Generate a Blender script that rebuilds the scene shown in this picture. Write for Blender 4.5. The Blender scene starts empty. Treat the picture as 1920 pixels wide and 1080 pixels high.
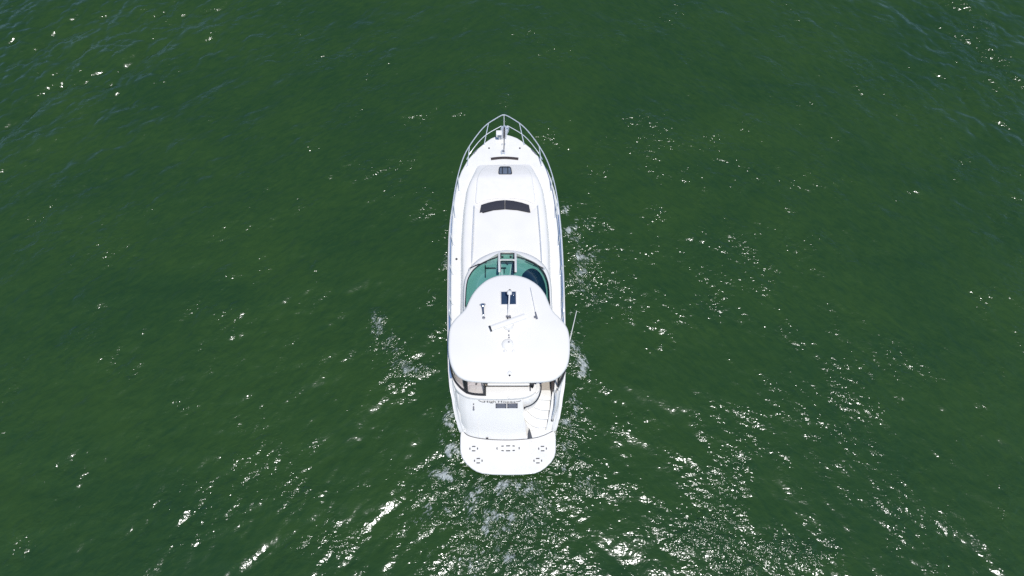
import bpy, bmesh, math, random
import numpy as np
from mathutils import Vector, Matrix

random.seed(7)
SC = bpy.context.scene
COL = SC.collection

# ------------------------------------------------------------------ camera
TILT = math.radians(24.0)
CAM_H = 27.4
LENS = 24.5
F = LENS / 36.0 * 1920.0
cam_d = bpy.data.cameras.new('camera')
cam_d.lens = LENS
cam_d.sensor_width = 36.0
cam_d.clip_end = 20000.0
cam = bpy.data.objects.new('camera', cam_d)
cam.location = (0, 0, CAM_H)
cam.rotation_euler = (TILT, 0, 0)
COL.objects.link(cam)
SC.camera = cam

# ------------------------------------------------------------------ sky and sun
SUN = Vector((0.11, -0.345, 1.0)).normalized()          # towards the sun
SUN_STRENGTH = 3.5
SKY_STRENGTH = 0.15
world = bpy.data.worlds.new('World')
SC.world = world
world.use_nodes = True
wn = world.node_tree
wn.nodes.clear()
sky = wn.nodes.new('ShaderNodeTexSky')
sky.sky_type = 'NISHITA'
sky.sun_disc = False
sky.air_density = 0.6
sky.dust_density = 0.0
sky.ozone_density = 6.0
sky.sun_elevation = math.asin(SUN.z)
sky.sun_rotation = math.atan2(SUN.x, SUN.y)
bg = wn.nodes.new('ShaderNodeBackground')
bg.inputs['Strength'].default_value = SKY_STRENGTH
wo = wn.nodes.new('ShaderNodeOutputWorld')
wn.links.new(sky.outputs[0], bg.inputs[0])
wn.links.new(bg.outputs[0], wo.inputs[0])
sun_d = bpy.data.lights.new('sun', 'SUN')
sun_d.energy = SUN_STRENGTH
sun_d.angle = math.radians(0.5)
sun_d.color = (1.0, 0.98, 0.95)
sun = bpy.data.objects.new('sun', sun_d)
sun.rotation_euler = SUN.to_track_quat('Z', 'Y').to_euler()
sun.location = (0, 0, 60)
COL.objects.link(sun)
SC.view_settings.view_transform = 'Standard'
SC.view_settings.look = 'None'
SC.view_settings.exposure = 0.05
SC.view_settings.gamma = 1.0
SC.view_settings.use_curve_mapping = False
SC.cycles.max_bounces = 8
SC.cycles.transparent_max_bounces = 12
SC.cycles.caustics_reflective = False
SC.cycles.caustics_refractive = False
SC.cycles.sample_clamp_indirect = 4.0
SC.cycles.use_denoising = False
SC.cycles.use_adaptive_sampling = False

# ------------------------------------------------------------------ measuring: photo pixel + height -> metres
ct, st = math.cos(TILT), math.sin(TILT)


def W(px, py, z):
    """point of the place at height z that the photograph shows at (px, py)"""
    dx, dv = (px - 960.0) / F, (540.0 - py) / F
    d = Vector((dx, dv * ct + st, dv * st - ct))
    t = (z - CAM_H) / d.z
    return Vector((d.x * t, d.y * t, z))


_stern, _bow = W(952.7, 850, 0.5), W(945, 253, 2.1)
YAW = math.atan2(-(_bow.x - _stern.x), _bow.y - _stern.y)
_org = W(952.0, 720, 0.0)
_t = (_org.y - _stern.y) / (_bow.y - _stern.y)
ORG = Vector((_stern.x + (_bow.x - _stern.x) * _t, _org.y, 0.0))
BOAT_M = Matrix.Translation(ORG) @ Matrix.Rotation(YAW, 4, 'Z')
BOAT_I = BOAT_M.inverted()


def L(px, py, z):
    """the same point measured in the yacht's own frame (x starboard, y forward, z up from the water)"""
    return BOAT_I @ W(px, py, z)


# ------------------------------------------------------------------ materials
def mat(name, color, rough=0.5, metal=0.0, var=0.0, scale=6.0, bump=0.0, bscale=60.0, coat=0.0, ior=1.45):
    m = bpy.data.materials.new(name)
    m.use_nodes = True
    nt = m.node_tree
    p = nt.nodes['Principled BSDF']
    p.inputs['Base Color'].default_value = (*color, 1)
    p.inputs['Roughness'].default_value = rough
    p.inputs['Metallic'].default_value = metal
    p.inputs['IOR'].default_value = ior
    p.inputs['Coat Weight'].default_value = coat
    p.inputs['Coat Roughness'].default_value = 0.08
    tc = nt.nodes.new('ShaderNodeTexCoord')
    if var > 0:
        n = nt.nodes.new('ShaderNodeTexNoise')
        n.inputs['Scale'].default_value = scale
        n.inputs['Detail'].default_value = 6
        r = nt.nodes.new('ShaderNodeValToRGB')
        r.color_ramp.elements[0].position = 0.3
        r.color_ramp.elements[1].position = 0.7
        r.color_ramp.elements[0].color = (*[c * (1 - var) for c in color], 1)
        r.color_ramp.elements[1].color = (*[min(1, c * (1 + var * 0.5)) for c in color], 1)
        nt.links.new(tc.outputs['Object'], n.inputs['Vector'])
        nt.links.new(n.outputs['Fac'], r.inputs[0])
        nt.links.new(r.outputs[0], p.inputs['Base Color'])
    if bump > 0:
        n2 = nt.nodes.new('ShaderNodeTexNoise')
        n2.inputs['Scale'].default_value = bscale
        n2.inputs['Detail'].default_value = 3
        b = nt.nodes.new('ShaderNodeBump')
        b.inputs['Strength'].default_value = bump
        b.inputs['Distance'].default_value = 0.01
        nt.links.new(tc.outputs['Object'], n2.inputs['Vector'])
        nt.links.new(n2.outputs['Fac'], b.inputs['Height'])
        nt.links.new(b.outputs[0], p.inputs['Normal'])
    return m


def glass_mat(name, tint, refl=1.0):
    m = bpy.data.materials.new(name)
    m.use_nodes = True
    nt = m.node_tree
    nt.nodes.clear()
    o = nt.nodes.new('ShaderNodeOutputMaterial')
    t = nt.nodes.new('ShaderNodeBsdfTransparent')
    t.inputs[0].default_value = (*tint, 1)
    g = nt.nodes.new('ShaderNodeBsdfGlossy')
    g.inputs['Roughness'].default_value = 0.02
    ge = nt.nodes.new('ShaderNodeNewGeometry')
    dt = nt.nodes.new('ShaderNodeVectorMath')
    dt.operation = 'DOT_PRODUCT'
    nt.links.new(ge.outputs['Normal'], dt.inputs[0])
    nt.links.new(ge.outputs['Incoming'], dt.inputs[1])
    last = dt.outputs['Value']
    for op, val in (('ABSOLUTE', None), ('SUBTRACT', 'r'), ('POWER', 5.0), ('MULTIPLY', 0.95), ('ADD', 0.05)):
        k_ = nt.nodes.new('ShaderNodeMath')
        k_.operation = op
        if val == 'r':
            k_.inputs[0].default_value = 1.0
            nt.links.new(last, k_.inputs[1])
        else:
            nt.links.new(last, k_.inputs[0])
            if val is not None:
                k_.inputs[1].default_value = val
        last = k_.outputs[0]
    mul = nt.nodes.new('ShaderNodeMath')
    mul.operation = 'MULTIPLY'
    mul.inputs[1].default_value = refl
    mx = nt.nodes.new('ShaderNodeMixShader')
    nt.links.new(last, mul.inputs[0])
    nt.links.new(mul.outputs[0], mx.inputs[0])
    nt.links.new(t.outputs[0], mx.inputs[1])
    nt.links.new(g.outputs[0], mx.inputs[2])
    nt.links.new(mx.outputs[0], o.inputs[0])
    return m


M = {
    'gel': mat('white gelcoat', (0.84, 0.81, 0.75), 0.30, var=0.03, scale=1.2, coat=0.3),
    'nonskid': mat('white moulded non-skid', (0.81, 0.79, 0.74), 0.55, var=0.05, scale=3.0, bump=0.25, bscale=90),
    'hardtop': mat('white hardtop gelcoat', (0.84, 0.81, 0.75), 0.35, var=0.03, scale=0.8),
    'pad': mat('white vinyl pad', (0.83, 0.80, 0.745), 0.5, var=0.03, scale=5, bump=0.1, bscale=120),
    'cream': mat('cream vinyl', (0.74, 0.70, 0.68), 0.5, var=0.06, scale=6),
    'beige': mat('beige cockpit carpet', (0.45, 0.40, 0.34), 0.9, var=0.12, scale=14, bump=0.3, bscale=150),
    'steel': mat('polished stainless', (0.88, 0.89, 0.88), 0.36, metal=0.55, var=0.06, scale=9),
    'black': mat('black canvas trim', (0.014, 0.016, 0.022), 0.6, var=0.15, scale=12),
    'rubber': mat('dark rubber', (0.03, 0.032, 0.04), 0.7, var=0.15, scale=12),
    'slot': mat('grey drain rubber', (0.075, 0.078, 0.085), 0.7, var=0.2, scale=12),
    'mesh': mat('dark woven mesh cover', (0.032, 0.033, 0.045), 0.75, var=0.25, scale=25, bump=0.5, bscale=130),
    'brown': mat('dark brown trim', (0.05, 0.038, 0.036), 0.5, var=0.15, scale=12),
    'smoke': mat('smoked acrylic', (0.03, 0.055, 0.10), 0.08, var=0.15, scale=5, coat=0.5),
    'slate': mat('slate grey acrylic', (0.13, 0.16, 0.21), 0.12, var=0.2, scale=7, coat=0.5),
    'navy': mat('navy dash cover', (0.008, 0.035, 0.10), 0.5, var=0.2, scale=8),
    'blue': mat('blue canvas', (0.03, 0.08, 0.22), 0.7, var=0.2, scale=10),
    'dash': mat('pale dash moulding', (0.72, 0.73, 0.72), 0.45, var=0.06, scale=3),
    'chrome': mat('dark chrome', (0.36, 0.38, 0.43), 0.22, metal=1.0, var=0.1, scale=9),
    'sky_blue_insert': mat('rub rail insert with painted sky blue', (0.20, 0.30, 0.48), 0.35, metal=0.5, var=0.15, scale=3),
    'grey': mat('grey anodised louvre', (0.20, 0.205, 0.235), 0.4, metal=0.3, var=0.1, scale=20),
    'stripe': mat('blue boot stripe', (0.02, 0.06, 0.20), 0.3, var=0.1, scale=4),
    'glass': glass_mat('green tinted windscreen', (0.38, 0.64, 0.59)),
    'vinyl': glass_mat('clear vinyl', (0.90, 0.87, 0.87), 0.8),
}

# ------------------------------------------------------------------ builders
yacht = bpy.data.objects.new('motor_yacht', None)
yacht.empty_display_size = 1.0
yacht.matrix_world = BOAT_M
yacht['label'] = 'white motor yacht with wide hardtop and swim platform, under way on the green water'
yacht['category'] = 'yacht'
COL.objects.link(yacht)


def link(name, me, parent=None):
    o = bpy.data.objects.new(name, me)
    COL.objects.link(o)
    o.parent = parent if parent is not None else yacht
    return o


def mk(name, verts, faces, m, parent=None, angle=40, bevel=0.0, label=None):
    me = bpy.data.meshes.new(name)
    me.from_pydata([tuple(v) for v in verts], [], faces)
    bm = bmesh.new()
    bm.from_mesh(me)
    bmesh.ops.remove_doubles(bm, verts=bm.verts, dist=1e-5)
    if bevel > 0:
        es = [e for e in bm.edges if len(e.link_faces) == 2 and e.calc_face_angle(0) > math.radians(30)]
        if es:
            bmesh.ops.bevel(bm, geom=es, offset=bevel, segments=2, profile=0.6, affect='EDGES', clamp_overlap=True)
    bmesh.ops.recalc_face_normals(bm, faces=bm.faces)
    bm.to_mesh(me)
    bm.free()
    me.polygons.foreach_set('use_smooth', [True] * len(me.polygons))
    me.set_sharp_from_angle(angle=math.radians(angle))
    me.materials.append(M[m] if isinstance(m, str) else m)
    o = link(name, me, parent)
    if label:
        o['label'] = label
    return o


def loft(rows, close_u=False, cap0=False, cap1=False):
    """rows of equal length -> verts, faces"""
    n = len(rows[0])
    v = [p for r in rows for p in r]
    f = []
    for i in range(len(rows) - 1):
        for j in range(n if close_u else n - 1):
            a, b = i * n + j, i * n + (j + 1) % n
            f.append((a, b, b + n, a + n))
    if cap0:
        f.append(tuple(range(n)))
    if cap1:
        k = (len(rows) - 1) * n
        f.append(tuple(range(k, k + n)))
    return v, f


def join(*parts):
    v, f = [], []
    for pv, pf in parts:
        k = len(v)
        v += list(pv)
        f += [tuple(i + k for i in q) for q in pf]
    return v, f


def smooth_path(pts, n=6, closed=False):
    """Catmull-Rom through points"""
    p = [Vector(q) for q in pts]
    out = []
    N = len(p)
    rng = range(N) if closed else range(N - 1)
    for i in rng:
        if closed:
            a, b, c, d = p[i - 1], p[i], p[(i + 1) % N], p[(i + 2) % N]
        else:
            a, b, c, d = p[max(i - 1, 0)], p[i], p[i + 1], p[min(i + 2, N - 1)]
        for k in range(n):
            t = k / n
            out.append(0.5 * ((2 * b) + (c - a) * t + (2 * a - 5 * b + 4 * c - d) * t * t + (3 * b - a - 3 * c + d) * t ** 3))
    if not closed:
        out.append(p[-1])
    return out


def tube(pts, r, n=8, closed=False, flat=1.0):
    p = [Vector(q) for q in pts]
    rows = []
    prev = None
    for i, q in enumerate(p):
        if closed:
            t = p[(i + 1) % len(p)] - p[i - 1]
        else:
            t = p[min(i + 1, len(p) - 1)] - p[max(i - 1, 0)]
        t.normalize()
        if prev is None:
            u = t.cross(Vector((0, 0, 1)))
            if u.length < 1e-3:
                u = t.cross(Vector((1, 0, 0)))
        else:
            u = prev - t * prev.dot(t)
        u.normalize()
        prev = u
        w = t.cross(u)
        rr = r[i] if isinstance(r, (list, tuple)) else r
        rows.append([q + (u * math.cos(2 * math.pi * k / n) + w * flat * math.sin(2 * math.pi * k / n)) * rr for k in range(n)])
    if closed:
        rows.append(rows[0])
        return loft(rows, True)
    return loft(rows, True, True, True)


def box(c, s, rz=0.0, tilt=0.0):
    R = Matrix.Rotation(rz, 3, 'Z') @ Matrix.Rotation(tilt, 3, 'X')
    v = []
    for k in range(8):
        q = Vector(((k & 1) - .5, ((k >> 1) & 1) - .5, ((k >> 2) & 1) - .5))
        v.append(Vector(c) + R @ Vector((q.x * s[0], q.y * s[1], q.z * s[2])))
    return v, [(0, 1, 3, 2), (4, 6, 7, 5), (0, 4, 5, 1), (2, 3, 7, 6), (0, 2, 6, 4), (1, 5, 7, 3)]


def beam(a, b, w, h, up=(0, 0, 1)):
    """rectangular bar from a to b, w across, h along 'up'"""
    a, b = Vector(a), Vector(b)
    t = (b - a).normalized()
    s = t.cross(Vector(up)).normalized() * w * .5
    u = s.cross(t).normalized() * h * .5
    v = [q + i * s + j * u for q in (a, b) for i, j in ((-1, -1), (1, -1), (1, 1), (-1, 1))]
    return v, [(0, 1, 2, 3), (4, 7, 6, 5), (0, 4, 5, 1), (1, 5, 6, 2), (2, 6, 7, 3), (3, 7, 4, 0)]


def strip(path, w, h):
    """rectangular section swept along a path (flat: width w in plan, height h upwards)"""
    p = [Vector(q) for q in path]
    rows = []
    for i, q in enumerate(p):
        t = p[min(i + 1, len(p) - 1)] - p[max(i - 1, 0)]
        s = Vector((-t.y, t.x, 0))
        s = s.normalized() if s.length > 1e-6 else Vector((1, 0, 0))
        rows.append([q - s * w / 2, q + s * w / 2, q + s * w / 2 + Vector((0, 0, h)), q - s * w / 2 + Vector((0, 0, h))])
    return loft(rows, True, True, True)


def prism(poly, z0, z1):
    n = len(poly)
    rows = [[Vector((p[0], p[1], z0)) for p in poly], [Vector((p[0], p[1], z1)) for p in poly]]
    return loft(rows, True, True, True)


def rev(profile, c, n=24, sx=1.0, sy=1.0):
    """profile: (r, z) from the bottom up"""
    rows = [[Vector((c[0] + r * sx * math.cos(2 * math.pi * k / n), c[1] + r * sy * math.sin(2 * math.pi * k / n), c[2] + z)) for k in range(n)] for r, z in profile]
    return loft(rows, True, True, True)


def pillow(outline, z_of, thick, edge=0.10, camber=0.08, center=None, rings=(0.97, 0.9, 0.75, 0.5, 0.25)):
    """slab with rounded edge and cambered top; outline in plan, z_of(x,y) its rim height"""
    o = [Vector((p[0], p[1])) for p in outline]
    n = len(o)
    c = Vector(center) if center else sum(o, Vector((0, 0))) / n

    def ring(s, dz, inset=0.0):
        r = []
        for p in o:
            d = p - c
            l = d.length
            k = s * max(0.0, (l - inset)) / l
            q = c + d * k
            r.append(Vector((q.x, q.y, z_of(q.x, q.y) + dz)))
        return r
    rows = [ring(0.002, -thick), ring(1, -thick, edge * 1.2)]
    for a in range(0, 7):
        th = math.pi * (a / 6.0) - math.pi / 2
        rows.append(ring(1, -thick / 2 + math.sin(th) * thick / 2, edge * (1 - math.cos(th))))
    e = edge
    for s in rings:
        rows.append(ring(s, camber * (1 - s * s), e))
    rows.append(ring(0.002, camber, 0))
    return loft(rows, True, True, True)


def xy(px, py, z):
    q = L(px, py, z)
    return (q.x, q.y)


def interp(table):
    ys = [t[0] for t in table]
    o = np.argsort(ys)
    xs = np.array([ys[i] for i in o])
    vs = np.array([[table[i][k] for i in o] for k in range(1, len(table[0]))])
    return lambda y: [float(np.interp(y, xs, v)) for v in vs]


def half(py, pl, pr, z):
    a, b = L(pl, py, z), L(pr, py, z)
    return (a.y + b.y) / 2, (b.x - a.x) / 2


# ------------------------------------------------------------------ hull form
# deck edge: (row, port, starboard, height) measured off the photograph
DECK = [(252.6, 944.9, 945.1, 2.20), (253.4, 938, 953, 2.20), (255.6, 930, 961, 2.19), (259.5, 920, 971, 2.19), (266, 910, 980, 2.18), (280, 892.5, 996.5, 2.16),
        (299, 876, 1013.5, 2.13), (320, 864.5, 1026, 2.10), (335, 858.8, 1032, 2.07), (352, 855.2, 1037, 2.04), (375, 851.5, 1041.5, 2.00), (400, 849, 1044.8, 1.96),
        (430, 847.5, 1047.5, 1.92), (470, 846.5, 1050, 1.87), (510, 846, 1052, 1.83), (550, 846, 1053.5, 1.80), (594, 846.5, 1055, 1.77), (650, 847.5, 1056.5, 1.74),
        (690, 848.5, 1056.3, 1.72), (720, 850.5, 1053.8, 1.66), (735, 852.5, 1050.5, 1.58), (745, 854, 1048.5, 1.48), (760, 856.3, 1047, 1.30), (785, 861, 1042, 0.98), (800, 864, 1038, 0.74), (808, 867, 1035.5, 0.60)]
DK = []
for py, pl, pr, z in DECK:
    y, hw = half(py, pl, pr, z)
    DK.append((y, hw, z))
DK.sort(key=lambda t: t[0])
deck_at = interp(DK)
Y_TIP = DK[-1][0]
Y_STERN = DK[0][0]


def sm(a, b, x):
    t = min(1, max(0, (x - a) / (b - a)))
    return t * t * (3 - 2 * t)


def ystations():
    out = []
    for i in range(len(DK) - 1):
        a, b = DK[i][0], DK[i + 1][0]
        k = max(1, int((b - a) / 0.22))
        for j in range(k):
            out.append(a + (b - a) * j / k)
    out.append(Y_TIP)
    return out


YS = ystations()


def rub(y):
    hw, z = deck_at(y)
    led = 0.115 * (1 - sm(Y_TIP - 5.0, Y_TIP - 1.5, y)) + 0.015
    dz = 0.24 * (1 - 0.6 * (1 - sm(Y_STERN, Y_STERN + 1.2, y)))
    return hw + led * sm(0, 0.4, hw), z - dz


def hull_profile(y):
    """from keel to deck edge, starboard half"""
    hw, zd = deck_at(y)
    r, zr = rub(y)
    f = sm(Y_TIP - 7.0, Y_TIP, y)
    wl = r * (0.93 - 0.55 * f)
    keel = -0.75 + 1.55 * f ** 3
    return [(0, keel), (wl * 0.55, keel + 0.28), (wl, 0.02 + 0.35 * f ** 2), (wl + (r - wl) * 0.45, zr * 0.5 + 0.1 * f), (r - 0.045, zr - 0.08), (r, zr - 0.045), (r + 0.006, zr), (r - 0.03, zr + 0.02),
            (hw + 0.035, zr + 0.05), (hw + 0.012, zd - 0.05), (hw - 0.01, zd - 0.012), (hw - 0.05, zd + 0.004)]


rows = []
for y in YS:
    p = hull_profile(y)
    rows.append([Vector((-max(x, 0), y, z)) for x, z in reversed(p)] + [Vector((max(x, 0), y, z)) for x, z in p[1:]])
mk('hull', *loft(rows, cap0=True), 'gel', angle=50)

# rub rail along each side, and an insert on the ledge above, shade and reflected sky painted into its blue
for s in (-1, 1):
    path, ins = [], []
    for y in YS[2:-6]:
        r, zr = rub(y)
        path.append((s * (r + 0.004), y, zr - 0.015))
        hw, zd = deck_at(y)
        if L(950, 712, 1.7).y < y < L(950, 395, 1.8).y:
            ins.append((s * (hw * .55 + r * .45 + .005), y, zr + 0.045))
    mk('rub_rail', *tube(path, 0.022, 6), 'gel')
    mk('ledge_insert', *strip(ins, .085 if s < 0 else .05, .03), 'sky_blue_insert', bevel=.006)

# ------------------------------------------------------------------ cabin trunk footprint
TR = [(299.5, 905, 985), (301, 900, 991), (306, 896.3, 995), (315, 891.5, 999.3), (330, 885, 1006), (345, 878.5, 1013.5), (361, 873.3, 1020.5), (397, 868.7, 1027), (437, 866, 1031.5), (470, 864, 1033.3), (516, 863.7, 1034),
      (556, 863.6, 1036), (580, 863, 1037.5), (640, 862, 1041), (700, 862.5, 1041)]
TB = []
for py, pl, pr in TR:
    z = 2.1 - (py - 299) / 400 * 0.36
    TB.append(half(py, pl, pr, z))
TB.sort(key=lambda t: t[0])
trunk_at = interp(TB)
Y_TF, Y_TA = TB[-1][0], TB[0][0]

# side decks and foredeck: one cambered sheet, open where the cockpit well is
rows = []
for y in YS:
    hw, z = deck_at(y)
    e = max(hw - 0.05, 0.0)
    if y < Y_TA + 0.05:
        i = max(e - 0.23, 0.0)
    elif y < Y_TF - 0.3:
        i = max(min(trunk_at(y)[0] - 0.1, e - 0.05), 0)
    else:
        i = 0.0
    row = []
    for s in (-1, 1):
        pts = []
        for k in range(7):
            t = k / 6
            x = i + (e - i) * t
            pts.append(Vector((s * x, y, z + 0.004 + 0.05 * sm(Y_TF - 3, Y_TIP - 2, y) * (1 - (x / max(hw, .01)) ** 2) * min(1, hw))))
        row += pts[::-1] if s < 0 else pts
    rows.append(row)
v1, f1 = loft([r[:7] for r in rows])
v2, f2 = loft([r[7:] for r in rows])
mk('deck', *join((v1, f1), (v2, f2)), 'nonskid', angle=60)


def zdeck(y):
    return deck_at(y)[1]


# trunk: sloping sides, rounded shoulders, crowned roof
def trunk_row(y, sc=1.0, h=None):
    b = trunk_at(y)[0]
    zd = zdeck(y) - 0.03
    H = h if h is not None else 0.42
    k = min(1, b)
    pr = [(b, 0), (b - 0.03 * k, 0.3 * H), (b - 0.075 * k, 0.7 * H), (b - 0.13 * k, 0.90 * H), (b - 0.21 * k, 0.985 * H), (b - 0.32 * k, 1.02 * H), (b * 0.5, 1.09 * H), (0, 1.13 * H)]
    return [Vector((-x, y, zd + z)) for x, z in pr] + [Vector((x, y, zd + z)) for x, z in reversed(pr[:-1])]


rows = []
tys = [Y_TF + 0.02]
yy = Y_TF
while yy > Y_TA:
    tys.append(yy)
    yy -= 0.12 if yy > Y_TF - 1.2 else 0.3
tys.append(Y_TA)
for y in tys:
    d = Y_TF - y
    H = 0.40 * sm(-0.05, 1.25, d) + 0.06 * sm(0.5, 6, d)
    rows.append(trunk_row(y, h=max(H, 0.012)))
mk('cabin_trunk', *loft(rows, cap0=True, cap1=True), 'gel', angle=45)


def ztrunk(x, y):
    d = Y_TF - y
    H = 0.40 * sm(-0.05, 1.25, d) + 0.06 * sm(0.5, 6, d)
    b = trunk_at(y)[0]
    return zdeck(y) - 0.03 + H * (1.13 - 0.09 * (min(abs(x) / max(b, .1), 1)) ** 1.5)


# sun pad forward of the mesh panel
pad = [xy(*q, 2.5) for q in ((913, 303), (930, 301.5), (947, 301), (964, 301.5), (981, 303), (992, 315), (998, 332), (1001.5, 355), (1003, 379), (985, 374), (966, 371.2), (947, 370), (928, 371.2), (909, 374), (892, 379), (892.5, 355), (895, 332), (902, 315))]
pad = [tuple(p)[:2] for p in smooth_path([(x, y, 0) for x, y in pad], 4, True)]
mk('sun_pad', *pillow(pad, lambda x, y: ztrunk(x, y) + 0.045, 0.10, 0.05, 0.02), 'pad', angle=70)

# raised cabin roof from the mesh panel back to the windscreen
roof = [xy(*q, 2.55) for q in ((889, 384), (904, 396.5), (925, 391.3), (947, 389.6), (970, 391.2), (993, 395.6), (1008, 384), (1011, 420), (1014, 455), (1017, 486), (1019, 508), (1000, 500), (950, 486), (900, 500), (881, 508), (884, 486), (886, 455), (887.5, 420))]
mk('cabin_roof', *pillow(roof, lambda x, y: ztrunk(x, y) + 0.075, 0.16, 0.05, 0.03, rings=(.97, .9, .7, .4)), 'gel', angle=50)

# dark woven panel in two halves at the head of the pad
for s in (-1, 1):
    top = [(946.9 + s * 0.4, 372.6), (946.9 + s * 16, 374), (946.9 + s * 31, 377), (946.9 + s * 45, 381.2)]
    bot = [(946.9 + s * 48, 395.6), (946.9 + s * 32, 391.6), (946.9 + s * 16, 389.2), (946.9 + s * 0.4, 388.4)]
    ring = [xy(a, b, 2.62) for a, b in top + bot]
    rows = [[Vector((x, y, ztrunk(x, y) - 0.02)) for x, y in ring], [Vector((x, y, ztrunk(x, y) + 0.11)) for x, y in ring]]
    v, f = loft(rows, True)
    f += [(8 + i, 8 + i + 1, 8 + 6 - i, 8 + 7 - i) for i in range(3)]
    mk('mesh_panel', v, f, 'mesh', bevel=0.012)

# grab rails either side of the cabin roof
for pts in (((888.3, 381.5), (886.8, 413), (885, 449), (884, 484)), ((1008.5, 381), (1011.5, 414), (1014.2, 450), (1016.2, 484))):
    path = []
    for a, b in pts:
        x, y = xy(a, b, 2.72)
        path.append(Vector((x, y, ztrunk(x, y) + 0.16)))
    sp = smooth_path(path, 5)
    foot0, foot1 = sp[0] - Vector((0, -.05, .17)), sp[-1] - Vector((0, .05, .17))
    g = mk('grab_rail', *tube([foot0] + sp + [foot1], 0.018, 8), 'steel')
    for q in path[1:3]:
        mk('rail_foot', *tube([q, q - Vector((0, 0, .16))], 0.016, 8), 'steel', g)

# slim dark vent at the front of the trunk
a = [xy(p, q, 2.25) for p, q in ((920.5, 296.6), (933, 295.2), (946, 294.6), (959, 295.2), (972, 296.4))]
path = smooth_path([(x, y, zdeck(y) + 0.035) for x, y in a], 4)
mk('front_vent', *strip(path, 0.115, 0.05), 'brown', bevel=0.01)

# foredeck hatch
hp = [xy(p, q, 2.6) for p, q in ((938, 309.5), (955.5, 309.5), (958.4, 312), (960.3, 322.5), (958.8, 324.8), (936, 324.8), (934.2, 322.5), (935.5, 312))]
hz = max(ztrunk(x, y) for x, y in hp) + 0.055
fh = mk('foredeck_hatch', *prism(hp, hz - 0.09, hz + 0.012), 'black', bevel=0.01)
cx, cy = sum(p[0] for p in hp) / 8, sum(p[1] for p in hp) / 8
mk('hatch_pane', *prism([(cx + (x - cx) * .86, cy + (y - cy) * .86) for x, y in hp], hz + 0.002, hz + 0.022), 'slate', fh, bevel=0.005)
for dx in (-0.115, 0.115):
    mk('hatch_bar', *beam((cx + dx, cy - .17, hz + .03), (cx + dx, cy + .17, hz + .03), .035, .025), 'black', fh)
mk('hatch_bar', *beam((cx - .2, cy + .125, hz + .028), (cx + .2, cy + .125, hz + .028), .02, .018), 'black', fh)

# ------------------------------------------------------------------ bow fittings
# anchor platform, roller, chain, windlass
pz = 2.24
pp = [xy(p, q, pz) for p, q in ((939, 238.5), (942, 235.8), (951, 235.6), (954, 238), (953.3, 243), (950.2, 249.5), (949.6, 262), (940.5, 262), (940.6, 248))]
mk('bow_roller', *prism(pp, pz - 0.10, pz), 'steel', bevel=0.015)
for px in (942.6, 948.2):
    q0, q1 = L(px, 239, 2.3), L(px, 260, 2.3)
    mk('roller_cheek', *beam((q0.x, q0.y, 2.30), (q1.x, q1.y, 2.28), 0.02, 0.12), 'steel', bevel=.004)
q = L(945.4, 243, 2.28)
mk('anchor_shank', *tube([L(945.6, 236.5, 2.2), L(945.4, 246, 2.3), L(945.2, 258, 2.3)], 0.032, 8, flat=1.3), 'rubber')
fl = [L(940.5, 240, 2.12), L(945.5, 233, 1.95), L(951, 240, 2.12), L(945.6, 244, 2.2)]
mk('anchor_fluke', *join(loft([fl[:2] + [fl[2]], [p - Vector((0, 0, .06)) for p in fl[:2] + [fl[2]]]], True, True, True)), 'steel')
mk('anchor_chain', *tube(smooth_path([L(945.4, 252, 2.29), L(945.4, 262, 2.27), L(945.2, 274, 2.27), L(944.6, 285, 2.29)], 4), 0.022, 6), 'grey')
q = L(943, 286.6, 2.2)
wl = mk('windlass', *rev([(.10, 0), (.105, .03), (.075, .05), (.06, .10), (.085, .13), (.085, .16), (.03, .175)], (q.x, q.y, zdeck(q.y) + .02)), 'steel')
mk('windlass_cap', *rev([(.05, 0), (.05, .02), (.01, .028)], (q.x + .02, q.y - .02, zdeck(q.y) + .19), 14), 'grey', wl)
for dx in (941.6, 946.6):
    q = L(dx, 271, 2.24)
    mk('chain_stopper', *box((q.x, q.y, zdeck(q.y) + .06), (.06, .09, .07)), 'steel', bevel=.01)
for a, b in (((952.6, 264), (952.6, 285)), ((937.6, 266), (937.6, 285))):
    p, q = L(*a, 2.22), L(*b, 2.22)
    mk('locker_seam', *beam((p.x, p.y, zdeck(p.y) + .05), (q.x, q.y, zdeck(q.y) + .05), .02, .012), 'nonskid')
# white spotlight on a stalk at the port bow
p, q = L(931.5, 247, 2.62), L(940, 255, 2.62)
sc_ = Vector(((p.x + q.x) / 2, (p.y + q.y) / 2, 2.62))
sl = mk('spotlight', *box(sc_, (.26, .24, .20)), 'gel', bevel=0.03)
mk('spotlight_base', *rev([(.08, 0), (.07, .04), (.045, .06), (.045, .36)], (sc_.x + .02, sc_.y - .02, 2.17), 12), 'gel', sl)
mk('spotlight_lens', *box(sc_ + Vector((.02, -.125, 0)), (.16, .02, .12)), 'slate', sl, bevel=.006)
# round deck fills and cleats
for px, py in ((917, 279), (974.6, 279), (855, 480)):
    q = L(px, py, 2.15)
    mk('deck_fitting', *rev([(.045, 0), (.045, .02), (.03, .045), (.012, .05)], (q.x, q.y, zdeck(q.y) + .01), 14), 'rubber')


def cleat(px, py, rz, z, ln=.30):
    q = L(px, py, z)
    z0 = zdeck(q.y) + .01
    d = Vector((math.cos(rz), math.sin(rz), 0))
    c = Vector((q.x, q.y, z0))
    parts = [tube([c + d * (-ln / 2) + Vector((0, 0, .05)), c + d * (-ln / 4) + Vector((0, 0, .062)), c + d * (ln / 4) + Vector((0, 0, .062)), c + d * (ln / 2) + Vector((0, 0, .05))], [.012, .02, .02, .012], 8)]
    for s in (-1, 1):
        parts.append(tube([c + d * s * ln * .18, c + d * s * ln * .18 + Vector((0, 0, .06))], .02, 8))
    mk('cleat', *join(*parts), 'grey')


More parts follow.
